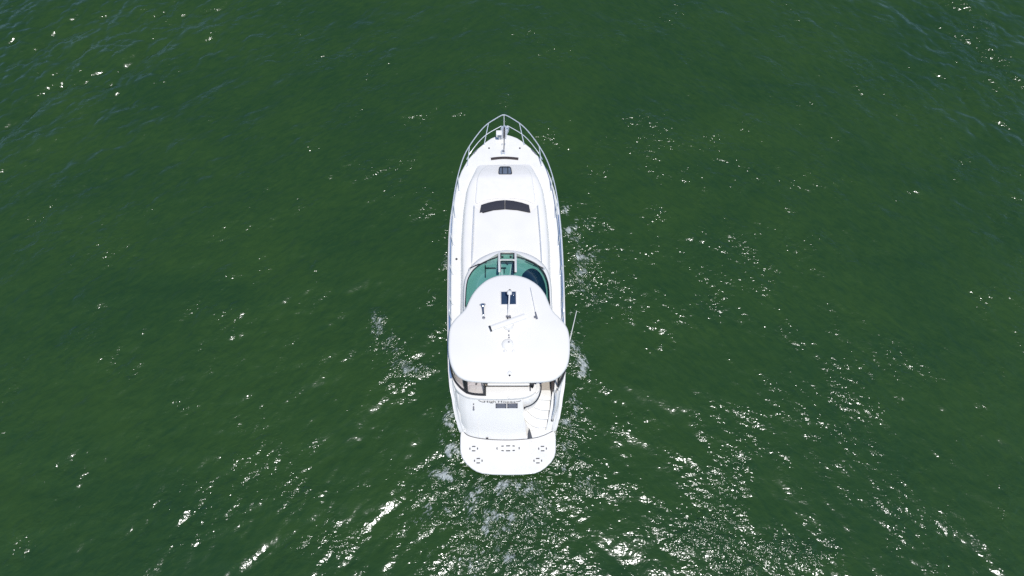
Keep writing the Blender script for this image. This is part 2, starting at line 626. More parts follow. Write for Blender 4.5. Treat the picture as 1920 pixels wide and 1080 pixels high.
cleat(891, 286, math.radians(52), 2.15, .34)
cleat(1001, 286, math.radians(-52), 2.15, .40)
cleat(851.5, 640, math.radians(90), 1.76)
cleat(1051.5, 640, math.radians(90), 1.76)

# bow rail
ZR = 0.68
top = {}
left = [(912.5, 233.5), (897.5, 249.5), (880, 274), (868.7, 296), (860, 324), (854.2, 350), (849.8, 377), (846.5, 405), (844.2, 435), (842.9, 468), (842.3, 500), (842.2, 540), (842.6, 575)]
right = [(977.3, 233.5), (993, 249.5), (1011, 274), (1024.5, 298), (1034.5, 325), (1041, 350), (1045.8, 377), (1049.4, 405), (1052.2, 435), (1054.3, 468), (1055.8, 500), (1056.6, 540), (1056.6, 575)]


def rz_at(py):
    y = L(950, py, 2.1).y
    return (zdeck(min(y, Y_TIP - .2)) + ZR) * 1.0 - 0.22 * sm(350, 560, py)


path = [L(px, py, rz_at(py)) for px, py in reversed(left)]
path += [L(930, 222, rz_at(233)), L(940, 216.4, rz_at(233)), L(944.6, 215.4, rz_at(233)), L(949.4, 216.4, rz_at(233)), L(960, 222, rz_at(233))]
path += [L(px, py, rz_at(py)) for px, py in right]
p0, p1 = path[0], path[-1]
e0 = [Vector((p0.x, p0.y - .25, p0.z - .1)), Vector((p0.x + .06, p0.y - .4, zdeck(p0.y) + .02))]
e1 = [Vector((p1.x, p1.y - .25, p1.z - .1)), Vector((p1.x - .06, p1.y - .4, zdeck(p1.y) + .02))]
rail_path = smooth_path(e0[::-1] + path + e1, 5)
br = mk('bow_rail', *tube(rail_path, 0.021, 8), 'steel')
# middle rail near the bow
midl = [(940, 236.6), (937.5, 237.6), (914, 251), (897.5, 266), (881.5, 287), (875, 299)]
midr = [(951, 236.6), (955, 237.6), (978, 251), (994, 266), (1010, 287), (1017, 299)]
for ml in (midl, midr):
    pts = [L(a, b, 2.2 + .36 - .3 * sm(280, 299, b)) for a, b in ml]
    mk('middle_rail', *tube(smooth_path(pts, 5), 0.017, 8), 'steel')


def nearest(px, py, z):
    q = L(px, py, z)
    return min(rail_path, key=lambda r: (r - q).length)


stan = [((907.5, 272.5), (915.6, 231)), ((876.5, 312), (879.6, 275)), ((860.7, 358.7), (859, 329)), ((853.3, 409), (850, 376)), ((850, 461), (845.5, 432)), ((848.7, 516), (843, 490)), ((848.7, 573), (842.4, 552)),
        ((983.2, 272.5), (975.6, 231)), ((1015.5, 312), (1012, 275)), ((1033, 358.7), (1034.5, 329)), ((1041, 409), (1045.5, 376)), ((1046.3, 461), (1051.5, 432)), ((1049.6, 516), (1055.5, 490)), ((1052, 575), (1056.6, 552))]
for (bx, by), (tx, ty) in stan:
    b = L(bx, by, 2.1 - (by - 270) * .0011)
    b = L(bx, by, zdeck(b.y) + .01)
    t = nearest(tx, ty, rz_at(ty))
    s_ = mk('stanchion', *tube([b, b + (t - b) * .5, t], 0.018, 8), 'steel')
    mk('stanchion_foot', *rev([(.045, 0), (.045, .015), (.022, .03)], (b.x, b.y, b.z), 10), 'steel', s_)
b, t = L(945.3, 238, 2.3), L(945, 215.8, rz_at(233))
mk('stanchion', *tube([b, t], 0.02, 8), 'steel')

# ------------------------------------------------------------------ windscreen
HT_Z = 3.92
htl = [(952.5, 510.8), (934.7, 511.9), (916, 518.5), (900, 530.5), (886.7, 546), (878.5, 561), (873, 574), (865.5, 583), (856, 592.5), (848, 602), (842.6, 612.5), (840.4, 628), (839.6, 645), (840.1, 660), (842, 673), (846.3, 687), (855, 701), (868.3, 710), (886, 714.2), (915, 715.8), (954, 716.6)]
htr = [(990, 715.8), (1021, 714.4), (1039.4, 710.4), (1052, 701.6), (1062.8, 687.5), (1067.8, 671), (1069.4, 654), (1069.3, 640), (1067.6, 624), (1064.3, 612.5), (1057.5, 602), (1049, 592.5), (1040, 583.5), (1033.8, 574), (1029, 563), (1022, 547), (1010, 531.5), (992, 519), (971.5, 512)]
zb = 2.66
arc_l = [(872.5, 575), (873.2, 556), (874.3, 540), (877.5, 523), (886.7, 507.5), (900, 496.3), (916, 487.8), (934, 481.2)]
arc_m = [(938, 474.8), (964.5, 474.8)]
arc_r = [(968.8, 481.2), (986.7, 486.3), (1005, 495.6), (1018.5, 509.5), (1026.5, 526), (1029.2, 542), (1030, 557), (1031, 575)]


def screen_top(b, k=0.52):
    c = L(952, 600, 3.7)
    return Vector((c.x + (b.x - c.x) * k, c.y + (b.y - c.y) * k, 3.52))


def pane(pts, name='windscreen_pane'):
    bt = smooth_path([L(a, b, zb) for a, b in pts], 5)
    rows = [[b + (screen_top(b) - b) * t + Vector((0, 0, .12 * math.sin(math.pi * t))) for b in bt] for t in (0, .2, .4, .6, .8, 1)]
    v, f = loft(rows)
    v2 = [p - Vector((0, 0, .012)) for p in v]
    k = len(v)
    return v, f


ws_parts = []
pl_ = mk('windscreen_pane', *pane(arc_l), 'glass', angle=80, label='port green windscreen pane')
pr_ = mk('windscreen_pane', *pane(arc_r), 'glass', angle=80, label='starboard green windscreen pane')
pm_ = mk('windscreen_pane', *pane(arc_m), 'glass', angle=80, label='narrow middle windscreen pane')
# black seal along the foot of the curved panes
for arc in (arc_l, arc_r):
    bt = smooth_path([L(a, b, zb) for a, b in arc], 5)
    mk('windscreen_seal', *tube([p + Vector((0, 0, .0)) for p in bt], .022, 6), 'black')


def on_screen(px, py):
    """height on the glass seen at this pixel"""
    z = zb
    for _ in range(30):
        q = L(px, py, z)
        # slope of the middle of the screen
        b = L(px, 478, zb)
        t = screen_top(b)
        u = (b.y - q.y) / (b.y - t.y)
        z = zb + (t.z - zb) * u + .12 * math.sin(math.pi * min(max(u, 0), 1))
    return L(px, py, z)


fr = mk('windscreen_frame', *join(beam(on_screen(936, 474) + Vector((0, 0, .03)), on_screen(936.5, 510) + Vector((0, 0, .03)), .085, .06),
                                  beam(on_screen(966.6, 474) + Vector((0, 0, .03)), on_screen(967, 510) + Vector((0, 0, .03)), .085, .06)), 'gel', bevel=.012)
mk('frame_bar', *beam(on_screen(937.8, 488.4) + Vector((0, 0, .035)), on_screen(964.8, 488.4) + Vector((0, 0, .035)), .075, .05, up=(0, .6, .8)), 'gel', fr, bevel=.012)
mk('frame_bar', *beam(on_screen(937.8, 474) + Vector((0, 0, .03)), on_screen(964.8, 474) + Vector((0, 0, .03)), .05, .05, up=(0, .6, .8)), 'gel', fr, bevel=.01)
for px in (938.9, 963.6):
    mk('pane_seal', *beam(on_screen(px, 476) + Vector((0, 0, .02)), on_screen(px, 510) + Vector((0, 0, .02)), .035, .03), 'black', fr)
for py in (476, 487, 490.6):
    mk('pane_seal', *beam(on_screen(938, py) + Vector((0, 0, .02)), on_screen(964.5, py) + Vector((0, 0, .02)), .035, .03), 'black', fr)

# moulded lip round the foot of the windscreen
lip_o = [(868.5, 585), (868.5, 556), (869.5, 535), (873, 518), (882, 501), (896, 487), (912, 478), (930, 471.5), (951, 469), (972, 471.5), (992, 477), (1010, 487), (1024, 502), (1031, 519), (1034, 537), (1035, 556), (1036, 585)]
lip_i = [(872.3, 588), (872.8, 557), (874, 540), (877.2, 522), (886.4, 506), (899.6, 494.8), (915.8, 486), (934, 475.5), (951, 472.8), (969, 475.5), (987, 484.6), (1006, 494), (1019.6, 508), (1027, 525), (1029.6, 542), (1030.6, 557), (1031.6, 588)]
lo = smooth_path([L(a, b, 2.56) for a, b in lip_o], 4)
li = smooth_path([L(a, b, zb) for a, b in lip_i], 4)
rows = [[Vector((p.x, p.y, min(p.z, 2.56) - .35)) for p in lo], lo, [a.lerp(b, .5) + Vector((0, 0, .035)) for a, b in zip(lo, li)], [p + Vector((0, 0, .01)) for p in li], [p - Vector((0, 0, .3)) for p in li]]
mk('windscreen_lip', *loft(rows), 'gel', angle=60)

# dash and what lies on it
dl = [L(a, b, 2.40) for a, b in lip_i]
dsh = [(p.x, p.y) for p in smooth_path(dl, 3)]
mk('dashboard', *prism(dsh, 2.34, 2.40), 'dash')
nv = [xy(a, b, 2.62) for a, b in ((979, 515), (984, 507), (991, 502.3), (998, 501), (1006, 503.5), (1013, 510), (1019, 521), (1023, 534), (1024, 552), (1010, 566), (990, 556), (980, 535))]
mk('dash_cover', *pillow([tuple(p)[:2] for p in smooth_path([(x, y, 0) for x, y in nv], 4, True)], lambda x, y: 2.58, .2, .06, .05), 'navy', angle=70)
for (a, b), (c, d), w in (((909.5, 502.5), (930, 502.5), .05), ((910, 497), (910, 520), .04), ((938, 502.3), (949, 502.3), .05), ((945.5, 502), (945.5, 512), .03), ((947, 490), (952, 496), .06)):
    p, q = L(a, b, 2.45), L(c, d, 2.45)
    mk('dash_trim', *beam((p.x, p.y, 2.43), (q.x, q.y, 2.43), w, .05), 'rubber')
p, q = L(963, 489, 2.45), L(965, 512, 2.45)
mk('companionway_slot', *beam((p.x, p.y, 2.43), (q.x, q.y, 2.43), .10, .05), 'navy')
for px in (942, 957.5):
    q = L(px, 480.5, 2.5)
    mk('vent_knob', *rev([(.045, 0), (.045, .06), (.02, .08)], (q.x, q.y, 2.42), 12), 'rubber')
for a, b, c, d in ((919, 488.6, 909, 493), (917, 492, 927, 488.5)):
    p, q = L(a, b, 2.5), L(c, d, 2.5)
    mk('dash_grip', *beam((p.x, p.y, 2.46), (q.x, q.y, 2.46), .04, .04), 'steel')

# wipers
for pts, tip in ((((880.8, 502.8), (889, 499), (898, 495)), ((890, 498), (913.5, 490.8))), (((1019, 503), (1011, 499), (1002, 495.2)), ((1010, 498.6), (986, 487.8)))):
    path = [L(a, b, zb + .1) for a, b in pts]
    w_ = mk('wiper', *tube(path, .022, 6), 'brown')
    mk('wiper_blade', *tube([L(*tip[0], zb + .12), L(*tip[1], zb + .12)], .02, 6), 'black', w_)
    q = path[0]
    mk('wiper_pivot', *rev([(.05, 0), (.05, .07), (.03, .1)], (q.x, q.y, q.z - .12), 12), 'steel', w_)

# ------------------------------------------------------------------ hardtop
hto = [L(a, b, HT_Z) for a, b in htl + htr]
hto = [(p.x, p.y) for p in smooth_path(hto, 4, True)]
hc = L(953.5, 640, HT_Z)
HC = (hc.x, hc.y)
YF, YA = L(952, 511, HT_Z).y, L(952, 716, HT_Z).y


def zht(x, y):
    t = (y - HC[1]) / (YF - HC[1])
    return HT_Z - 0.16 * max(0, t) ** 2 - 0.05 * max(0, (HC[1] - y) / (HC[1] - YA)) ** 2 - 0.012 * x * x


ht = mk('hardtop', *pillow(hto, zht, 0.20, 0.09, 0.10, HC, rings=(.985, .96, .9, .8, .65, .5, .35, .2, .1)), 'hardtop', angle=60)


def ztop(px, py):
    """point on the hardtop seen at this pixel"""
    z = HT_Z + .08
    for _ in range(20):
        q = L(px, py, z)
        d = Vector((q.x - HC[0], q.y - HC[1]))
        # normalised radius in the outline
        s = min(1.0, d.length / max(0.1, out_r(math.atan2(d.y, d.x))))
        z = zht(q.x, q.y) + .10 * (1 - s * s)
    return L(px, py, z)


_ang = sorted((math.atan2(y - HC[1], x - HC[0]), math.hypot(x - HC[0], y - HC[1])) for x, y in hto)
_aa, _rr = np.array([a for a, r in _ang]), np.array([r for a, r in _ang])


def out_r(a):
    return float(np.interp(a, _aa, _rr, period=2 * math.pi))


# skylight
cs = [ztop(a, b) for a, b in ((939.8, 548), (967.2, 548), (967.8, 571.4), (939.4, 571.4))]
zc = sum(p.z for p in cs) / 4
tl = math.atan2(cs[0].z - cs[3].z, cs[0].y - cs[3].y)
cc = sum(cs, Vector()) / 4
w_, l_ = (cs[1] - cs[0]).length, (cs[0] - cs[3]).length
skl = mk('skylight', *box(cc + Vector((0, 0, .005)), (w_ + .09, l_ + .09, .07), 0, tl), 'gel', bevel=.02)
mk('skylight_pane', *box(cc + Vector((0, 0, .018)), (w_, l_, .07), 0, tl), 'smoke', skl, bevel=.01)
q = ztop(962.8, 553)
mk('skylight_latch', *rev([(.035, 0), (.035, .02), (.01, .03)], (q.x, q.y, q.z + .05), 12), 'slate', skl)
q = ztop(955.8, 544.2)
mk('skylight_hinge', *box((q.x, q.y, q.z + .02), (.07, .05, .05)), 'rubber', skl, bevel=.01)

# anchor light on a mast that leans forward
b0 = ztop(953.2, 592.5)
tt = L(955.3, 549.5, b0.z + .62)
mast = mk('light_mast', *tube([b0, b0.lerp(tt, .5), tt], [.035, .028, .028], 10), 'gel')
mk('mast_foot', *box(b0 + Vector((0, -.03, .02)), (.18, .08, .05)), 'grey', mast, bevel=.01)
for dx in (-.045, .045):
    mk('mast_bolt', *box(b0 + Vector((dx + .02, -.09, .02)), (.06, .07, .05)), 'rubber', mast, bevel=.008)
d = (tt - b0).normalized()
mk('anchor_light', *tube([tt - d * .06, tt - d * .04, tt + d * .02, tt + d * .09, tt + d * .1], [.03, .085, .09, .075, .03], 14), 'gel', mast)
# horn: trumpet lying forward
h0, h1 = ztop(906.5, 592) + Vector((0, 0, .07)), ztop(905.2, 573) + Vector((0, 0, .10))
d = h1 - h0
hn = mk('horn', *tube([h0, h0 + d * .15, h0 + d * .6, h0 + d * .85, h0 + d * .95, h0 + d], [.05, .032, .04, .06, .09, .115], 14), 'chrome')
mk('horn_foot', *rev([(.06, 0), (.05, .03), (.03, .08)], (h0.x, h0.y, h0.z - .08), 12), 'steel', hn)
mk('horn_foot', *rev([(.03, 0), (.03, .06)], ((h0 + d * .7).x, (h0 + d * .7).y, (h0 + d * .7).z - .1), 10), 'steel', hn)
mk('horn_driver', *rev([(.05, 0), (.055, .03), (.03, .05)], (h0.x + .01, h0.y - .09, h0.z - .07), 12), 'grey', hn)
# folding whip aerial
a0 = ztop(1005.6, 594)
a1 = ztop(994.7, 541) + Vector((0, 0, .12))
an = mk('whip_aerial', *tube([a0 + Vector((0, 0, .06)), a0.lerp(a1, .25) + Vector((0, 0, .05)), a1], [.016, .012, .008], 6), 'gel')
mk('aerial_mount', *join(box(a0 + Vector((-.05, -.02, .03)), (.07, .07, .06)), tube([a0 + Vector((.02, -.1, .03)), a0 + Vector((.0, .0, .08)), a0 + Vector((-.03, .16, .09))], [.04, .03, .018], 8)), 'grey', an)
# second aerial leaning out over the starboard side
a0 = L(1067.5, 642, 3.55)
a1 = L(1081.2, 583, 4.35)
an = mk('whip_aerial', *tube([a0, a0.lerp(a1, .3), a1], [.020, .015, .010], 8), 'gel')
mk('aerial_mount', *join(rev([(.05, 0), (.05, .12), (.03, .16)], (a0.x - .03, a0.y - .05, a0.z - .1), 12)), 'rubber', an)
# open array radar
r0, r1 = ztop(919.5, 616.2), ztop(984.2, 593.4)
mid = r0.lerp(r1, .5)
zt = mid.z + .26
ang = math.atan2(r1.y - r0.y, r1.x - r0.x)
ln = math.hypot(r1.x - r0.x, r1.y - r0.y)
prof = [(-.115, 0), (-.095, .07), (-.04, .105), (.04, .105), (.095, .07), (.115, 0), (.09, -.04), (-.09, -.04)]
c0 = L(951.9, 604.8, zt)
ux, uy = Vector((math.cos(ang), math.sin(ang), 0)), Vector((-math.sin(ang), math.cos(ang), 0))
rows = []
for t in np.linspace(-.5, .5, 9):
    k = 1.0 if abs(t) < .49 else .96
    rows.append([c0 + ux * (t * ln) + uy * (a * k) + Vector((0, 0, b * k)) for a, b in prof])
ra = mk('radar', *rev([(.20, 0), (.20, .06), (.17, .12), (.15, .2), (.08, .215)], (ztop(953, 611).x, ztop(953, 611).y, ztop(953, 611).z), 24), 'hardtop')
arr = mk('radar_array', *loft(rows, True, True, True), 'hardtop', ra)
ce = c0 - ux * (ln / 2 + .012)  # dark cap paints the shade on the bar's port end
mk('array_end_shade', *loft([[ce + uy * (a * 1.03) + Vector((0, 0, b * 1.03)) for a, b in prof], [ce + ux * .05 + uy * (a * 1.03) + Vector((0, 0, b * 1.03)) for a, b in prof]], True, True, True), 'rubber', ra)
# raised equipment plinth
ppts = [ztop(a, b) for a, b in ((943, 609), (965.5, 609), (967.5, 650), (964, 664), (946, 664), (941.5, 650))]
zz = [p.z for p in ppts]
v = [p + Vector((0, 0, .022)) for p in ppts] + [p - Vector((0, 0, .03)) for p in ppts]
mk('equipment_plinth', v, [(0, 1, 2, 3, 4, 5)] + [(i, (i + 1) % 6, (i + 1) % 6 + 6, i + 6) for i in range(6)], 'hardtop', bevel=.012)
q = ztop(952, 646.5)
sd = mk('satellite_dome', *rev([(.17, 0), (.205, .01), (.212, .035), (.195, .07), (.14, .10), (.07, .115), (.002, .12)], (q.x, q.y, q.z + .01), 28), 'hardtop')
mk('dome_button', *rev([(.03, 0), (.03, .012), (.012, .018)], (q.x + .04, q.y + .06, q.z + .12), 12), 'grey', sd)
for px, py in ((947.5, 659), (962.8, 659)):
    q = ztop(px, py)
    mk('gps_puck', *rev([(.055, 0), (.06, .03), (.045, .065), (.01, .075)], (q.x, q.y, q.z + .015), 16), 'hardtop')
for px, py in ((954, 629), (953.9, 621.5), (954.4, 633.5)):
    q = ztop(px, py)
    mk('bolt_head', *rev([(.03, 0), (.03, .02), (.012, .03)], (q.x, q.y, q.z + .02), 10), 'grey')
q = ztop(955.6, 700)
stl = mk('stern_light', *rev([(.085, 0), (.075, .015), (.04, .03), (.01, .034)], (q.x, q.y, q.z), 20, 1, 1.3), 'hardtop')
mk('light_lens', *rev([(.035, 0), (.035, .02), (.01, .025)], (q.x, q.y - .09, q.z + .03), 12), 'rubber', stl)

# ------------------------------------------------------------------ cockpit
fz = 1.30
fl = [xy(a, b, fz) for a, b in ((866, 560), (1034, 560), (1039, 690), (1037.5, 731), (1014, 731), (905, 738), (868, 722), (862, 690))]
mk('cockpit_floor', *prism(fl, fz - .08, fz), 'beige')

# arch that carries the hardtop, port and starboard (below the overhang)
for s, pts in ((-1, ((861, 600), (856, 660))), (1, ((1045, 600), (1049, 660)))):
    a, b = L(*pts[0], 2.6), L(*pts[1], 2.6)
    rows = []
    for t in np.linspace(0, 1, 6):
        y = a.y + (b.y - a.y) * t
        x0 = s * (deck_at(y)[0] - .30)
        rows.append([Vector((x0, y, 1.7)), Vector((x0 - s * .05, y - .2, 2.7)), Vector((x0 - s * .1, y - .4, 3.80)), Vector((x0 - s * .2, y - .4, 3.80)), Vector((x0 - s * .15, y - .2, 2.7)), Vector((x0 - s * .10, y, 1.7))])
    mk('hardtop_support', *loft(rows, True, True, True), 'gel', angle=40)

# coaming sweeping from the port side across the stern
cz = 2.12
co_o = [(845.5, 655), (845.6, 690), (847.6, 711), (853, 727.5), (861.4, 737.2), (871.5, 743.6), (884, 746.8), (905, 748.3), (930, 748.8), (953, 748.4), (975, 746.8), (990, 743.8), (1001, 738.5), (1007, 730), (1008.5, 722)]
co_i = [(850, 655), (850, 685), (853, 704), (859, 717), (866, 726), (875, 733), (886, 738.6), (905, 741.8), (930, 742), (953, 741.6), (972, 740), (985, 736.5), (994, 732), (999.5, 726), (1001, 720)]
oo, ii = [L(a, b, cz) for a, b in co_o], [L(a, b, cz) for a, b in co_i]
oo, ii = smooth_path(oo, 4), smooth_path(ii, 4)


def coaming_rows(oo, ii, drop_o, drop_i):
    r = []
    r.append([Vector((p.x, p.y, p.z - drop_o)) for p in oo])
    r.append([p - Vector((0, 0, .05)) for p in oo])
    r.append([p.lerp(q, .12) for p, q in zip(oo, ii)])
    r.append([p.lerp(q, .9) + Vector((0, 0, .015)) for p, q in zip(oo, ii)])
    r.append([q - Vector((0, 0, .03)) for q in ii])
    r.append([Vector((q.x, q.y, q.z - drop_i)) for q in ii])
    return r


mk('stern_coaming', *loft(coaming_rows(oo, ii, .50, .85)), 'gel', angle=50)
co2 = smooth_path([L(a, b, cz) for a, b in ((1061, 655), (1060.5, 690), (1057.3, 707), (1051.5, 720), (1046.5, 728.5))], 4)
ci2 = smooth_path([L(a, b, cz) for a, b in ((1056, 655), (1055.5, 685), (1052, 702), (1046.6, 716), (1043.6, 727))], 4)
mk('side_coaming', *loft(coaming_rows(co2, ci2, .45, .85)), 'gel', angle=50)

# enclosure: black-framed clear panels under the hardtop
ZE = 3.74


def up(p, lean=.10):
    c = L(953, 640, p.z)
    d = Vector((p.x - c.x, p.y - c.y, 0)).normalized()
    return Vector((p.x - d.x * lean, p.y - d.y * lean, ZE))


def enclosure(bottom, post0, post1, name_label, fw=.10, lean=.1, wp=.085):
    bt = smooth_path([L(a, b, cz + .03) for a, b in bottom], 4)
    tp = [up(p, lean) for p in bt]
    v, f = loft([bt, tp])
    root = mk('enclosure_panel', v, f, 'vinyl', angle=80, label=name_label)
    # frame strips: bottom, top and both ends, lying in the panel
    def ribbon(a, b, w):
        rows = []
        for p, q in zip(a, b):
            d = (q - p).normalized() * w
            n = Vector((0, 0, 0))
            rows.append([p, p + d])
        return rows
    def solid(rows, th=.06):
        c = L(953, 640, 2.5)
        vv, ff = loft(rows)
        n = len(vv)
        outv = []
        for p in vv:
            d = Vector((p.x - c.x, p.y - c.y, 0)).normalized() * th / 2
            outv.append((p + d, p - d))
        v2 = [a for a, b in outv] + [b for a, b in outv]
        f2 = ff + [tuple(n + i for i in reversed(q)) for q in ff]
        m = len(rows[0])
        R = len(rows)
        for i in range(R - 1):
            for j in (0, m - 1):
                a, b = i * m + j, (i + 1) * m + j
                f2.append((a, b, b + n, a + n))
        for i in (0, R - 1):
            for j in range(m - 1):
                a, b = i * m + j, i * m + j + 1
                f2.append((a, b, b + n, a + n))
        return v2, f2
    mk('panel_border', *solid(ribbon(bt, tp, fw)), 'black', root)
    mk('panel_border', *solid(ribbon(tp, bt, fw)), 'black', root)
    for e, nb in ((0, 1), (-1, -2)):
        if (e == 0 and post0) or (e == -1 and post1):
            d = (bt[nb] - bt[e])
            d = d.normalized() * wp
            mk('panel_border', *solid([[bt[e], bt[e] + d], [tp[e], tp[e] + d]], .034), 'black', root)
    return root


enclosure(((843.8, 672), (845.3, 690), (847.6, 702), (852, 713), (858.5, 722.3), (866, 730), (874.5, 736.3)), False, True, 'curved port quarter clear panel with black border')
enclosure(((875, 736.8), (886, 739.6), (898, 740.8), (910, 741.2)), True, True, 'square clear panel at port of the stern seat', wp=.05)
enclosure(((1062.5, 672), (1061, 688), (1057.5, 702), (1052, 714), (1045.8, 726.6)), False, True, 'starboard quarter clear panel with black border', wp=.07)

# stern bench: backrest, squab, shaded gaps drawn as black bars, brackets
bk = [xy(a, b, 2.22) for a, b in ((911, 724), (993, 724), (1000, 728), (992, 737), (972, 740.5), (953, 741.5), (930, 741.8), (911, 741.4))]
mk('seat_back', *prism(bk, 1.6, 2.17), 'pad', bevel=.03)
p, q = L(914, 720.5, 2.25), L(993, 720.5, 2.25)
mk('seat_bolster', *beam((p.x, p.y, 2.22), (q.x, q.y, 2.22), .09, .10), 'pad', bevel=.03)
for py in (717.9, 723):
    p, q = L(914, py, 2.2), L(993, py, 2.2)
    mk('seat_gap', *tube([(p.x, p.y, 2.21), (q.x, q.y, 2.21)], .022, 8), 'black')
p, q = L(914, 715, 2.1), L(1000, 715, 2.1)
mk('seat_squab', *beam((p.x, p.y + .3, 1.72), (q.x, q.y + .3, 1.72), .7, .16), 'cream', bevel=.04)
q = L(997.5, 719.5, 2.2)
mk('speaker_box', *box((q.x, q.y, 2.17), (.16, .13, .14)), 'black', bevel=.02)
q = L(994.2, 727, 2.25)
mk('grab_handle', *tube([(q.x - .04, q.y + .12, 2.23), (q.x, q.y + .02, 2.26), (q.x, q.y - .12, 2.22)], .018, 8), 'rubber')
q = L(911.5, 718.5, 2.2)
mk('seat_bracket', *box((q.x, q.y, 2.2), (.12, .06, .06)), 'black', bevel=.01)
# port lounge seen through the panels
ls = [xy(a, b, 1.95) for a, b in ((851, 690), (905, 690), (908, 741), (890, 740.5), (874, 735), (861, 723), (853, 708))]
mk('lounge_seat', *prism(ls, 1.35, 1.93), 'cream', bevel=.04)
p, q = L(879, 728.5, 2.0), L(906, 730, 2.0)
mk('lounge_cushion', *beam((p.x, p.y - .06, 1.98), (q.x, q.y - .06, 1.98), .36, .12), 'pad', bevel=.05)
p, q = L(892, 722, 1.95), L(902, 719, 1.95)
mk('folded_strap', *tube(smooth_path([(p.x, p.y, 1.97), (p.x + .1, p.y + .14, 2.0), (q.x + .1, q.y, 2.0)], 4), .035, 8), 'brown')
# blue cushion and door jamb on the starboard side
p, q = L(1004, 718, 2.1), L(1019, 714.6, 2.1)
mk('blue_cushion', *beam((p.x, p.y, 2.05), (q.x, q.y + .05, 2.05), .16, .12), 'blue', bevel=.03)
ja = [xy(a, b, 1.9) for a, b in ((1034.2, 706), (1044, 706), (1039.8, 730), (1035.6, 730))]
mk('boarding_gate', *prism(ja, 1.32, 1.88), 'brown', bevel=.015)
ja = [xy(a, b, 2.0) for a, b in ((1040.5, 712), (1045.5, 710), (1044, 727), (1042, 732), (1038.8, 732))]
mk('gate_post', *prism(ja, 1.30, 2.06), 'gel', bevel=.02)
q = L(1010.5, 722, 2.1)
ja = [xy(a, b, 2.1) for a, b in ((1005.5, 718.6), (1011.5, 718.6), (1012.4, 727), (1010.5, 734), (1005, 738), (1003, 733))]
mk('stair_newel', *prism(ja, 1.4, 2.13), 'gel', bevel=.03)

# ------------------------------------------------------------------ stern: transom, stair, platform
zp = 0.46
join_c = [(866.5, 806.5), (871, 811), (877.5, 815.8), (886, 818.8), (896, 821), (912, 823), (930, 824.2), (953, 824.6), (972, 824), (987, 822.8)]
join_s = [(984, 823), (990, 822.4), (1001, 820.8), (1009.6, 819), (1020, 815.6), (1030, 811), (1036, 808), (1039.5, 806)]
top_c = [(860.5, 738.5), (865, 741.5), (871.5, 745), (878, 747), (885, 748.6), (905, 749.9), (930, 750.6), (953, 750.1), (970, 748.6), (979, 748), (983, 747.4)]
tb = smooth_path([L(a, b, zp) for a, b in join_c], 4)
tp = smooth_path([L(a, b, 1.98) for a, b in top_c], 4)
rows = []
for t, bul, dz in ((0, 0, .03), (.03, .0, .0), (.25, .05, .02), (.5, .08, .04), (.75, .07, .04), (.97, .0, .0), (1, 0, 0)):
    rows.append([Vector((b.x, b.y, b.z)).lerp(a, t) + Vector((0, -bul * .6, bul)) for a, b in zip(tb, tp)])
mk('transom', *loft(rows), 'gel', angle=60)


def on_transom(px, py):
    """point on the sloping transom seen at this pixel"""
    z = 1.2
    top_y, bot_y = L(940, 750.4, 1.98).y, L(940, 824, zp).y
    for _ in range(60):
        q = L(px, py, z)
        u = (top_y - q.y) / (top_y - bot_y)
        u = min(max(u, 0), 1)
        tgt = 1.98 + (zp - 1.98) * u + .11 * math.sin(math.pi * u)
        z = z * .5 + tgt * .5
    return L(px, py, z)


NT = Vector((0, -.78, .62))
# louvred engine vent in two halves, each with its slats
for a, b in ((929.3, 949.6), (951, 970.8)):
    q0, q1, q2 = on_transom(a, 756.4), on_transom(b, 756.4), on_transom(a, 764.8)
    v = [q0, q1, on_transom(b, 764.8), q2]
    v = [p + NT * .02 for p in v] + [p - NT * .05 for p in v]
    lv = mk('engine_vent', v, [(0, 1, 2, 3), (0, 4, 5, 1), (1, 5, 6, 2), (2, 6, 7, 3), (3, 7, 4, 0)], 'grey')
    for k in range(4):
        s0, s1 = q0.lerp(q2, (k + .5) / 4) + NT * .028, q1.lerp(v[2] - NT * .02, (k + .5) / 4) + NT * .028
        mk('louvre', *beam(s0, s1, .035, .012, up=NT), 'grey', lv)
    for px, py in ((a + 1.8, 757.6), (b - 1.8, 757.6), (a + 1.8, 763.6), (b - 1.8, 763.6)):
        q = on_transom(px, py) + NT * .03
        mk('vent_screw', *box(q, (.035, .035, .03)), 'rubber', lv)

# boat name in dark script-like letters on the transom
n0, n1 = on_transom(907.5, 754.6), on_transom(966.5, 754.6)
Z = NT.normalized()
X = (n1 - n0).normalized()
Yv = Z.cross(X).normalized()
NAME_W = (n1 - n0).length
for word, x_start, x_end in (('High', 0.0, 0.385), ('Hopes', 0.445, 1.0)):
    tx = bpy.data.curves.new('name_curve', 'FONT')
    tx.body = word
    tx.extrude = 0.006
    tmp = bpy.data.objects.new('name_tmp', tx)
    COL.objects.link(tmp)
    dg = bpy.context.evaluated_depsgraph_get()
    me = bpy.data.meshes.new_from_object(tmp.evaluated_get(dg))
    bpy.data.objects.remove(tmp)
    bpy.data.curves.remove(tx)
    xs = [v.co.x for v in me.vertices]
    k = NAME_W * (x_end - x_start) / (max(xs) - min(xs))
    org = n0 + X * (NAME_W * x_start) + Z * .022
    for v in me.vertices:
        c = v.co.copy()
        v.co = org + X * ((c.x - min(xs)) * k) + Yv * (c.y * k * .5) + Z * (c.z * k)
    me.materials.append(M['black'])
    me.name = 'boat_name'
    link('boat_name', me)
for a, b, c, d in ((897, 750, 907, 753.6), (967.5, 752.6, 977, 750.6)):
    p, q = on_transom(a, b) + Z * .022, on_transom(c, d) + Z * .022
    m_ = (p + q) / 2 - Yv * .02
    mk('name_flourish', *tube(smooth_path([p, m_, q], 4), .010, 6), 'black')
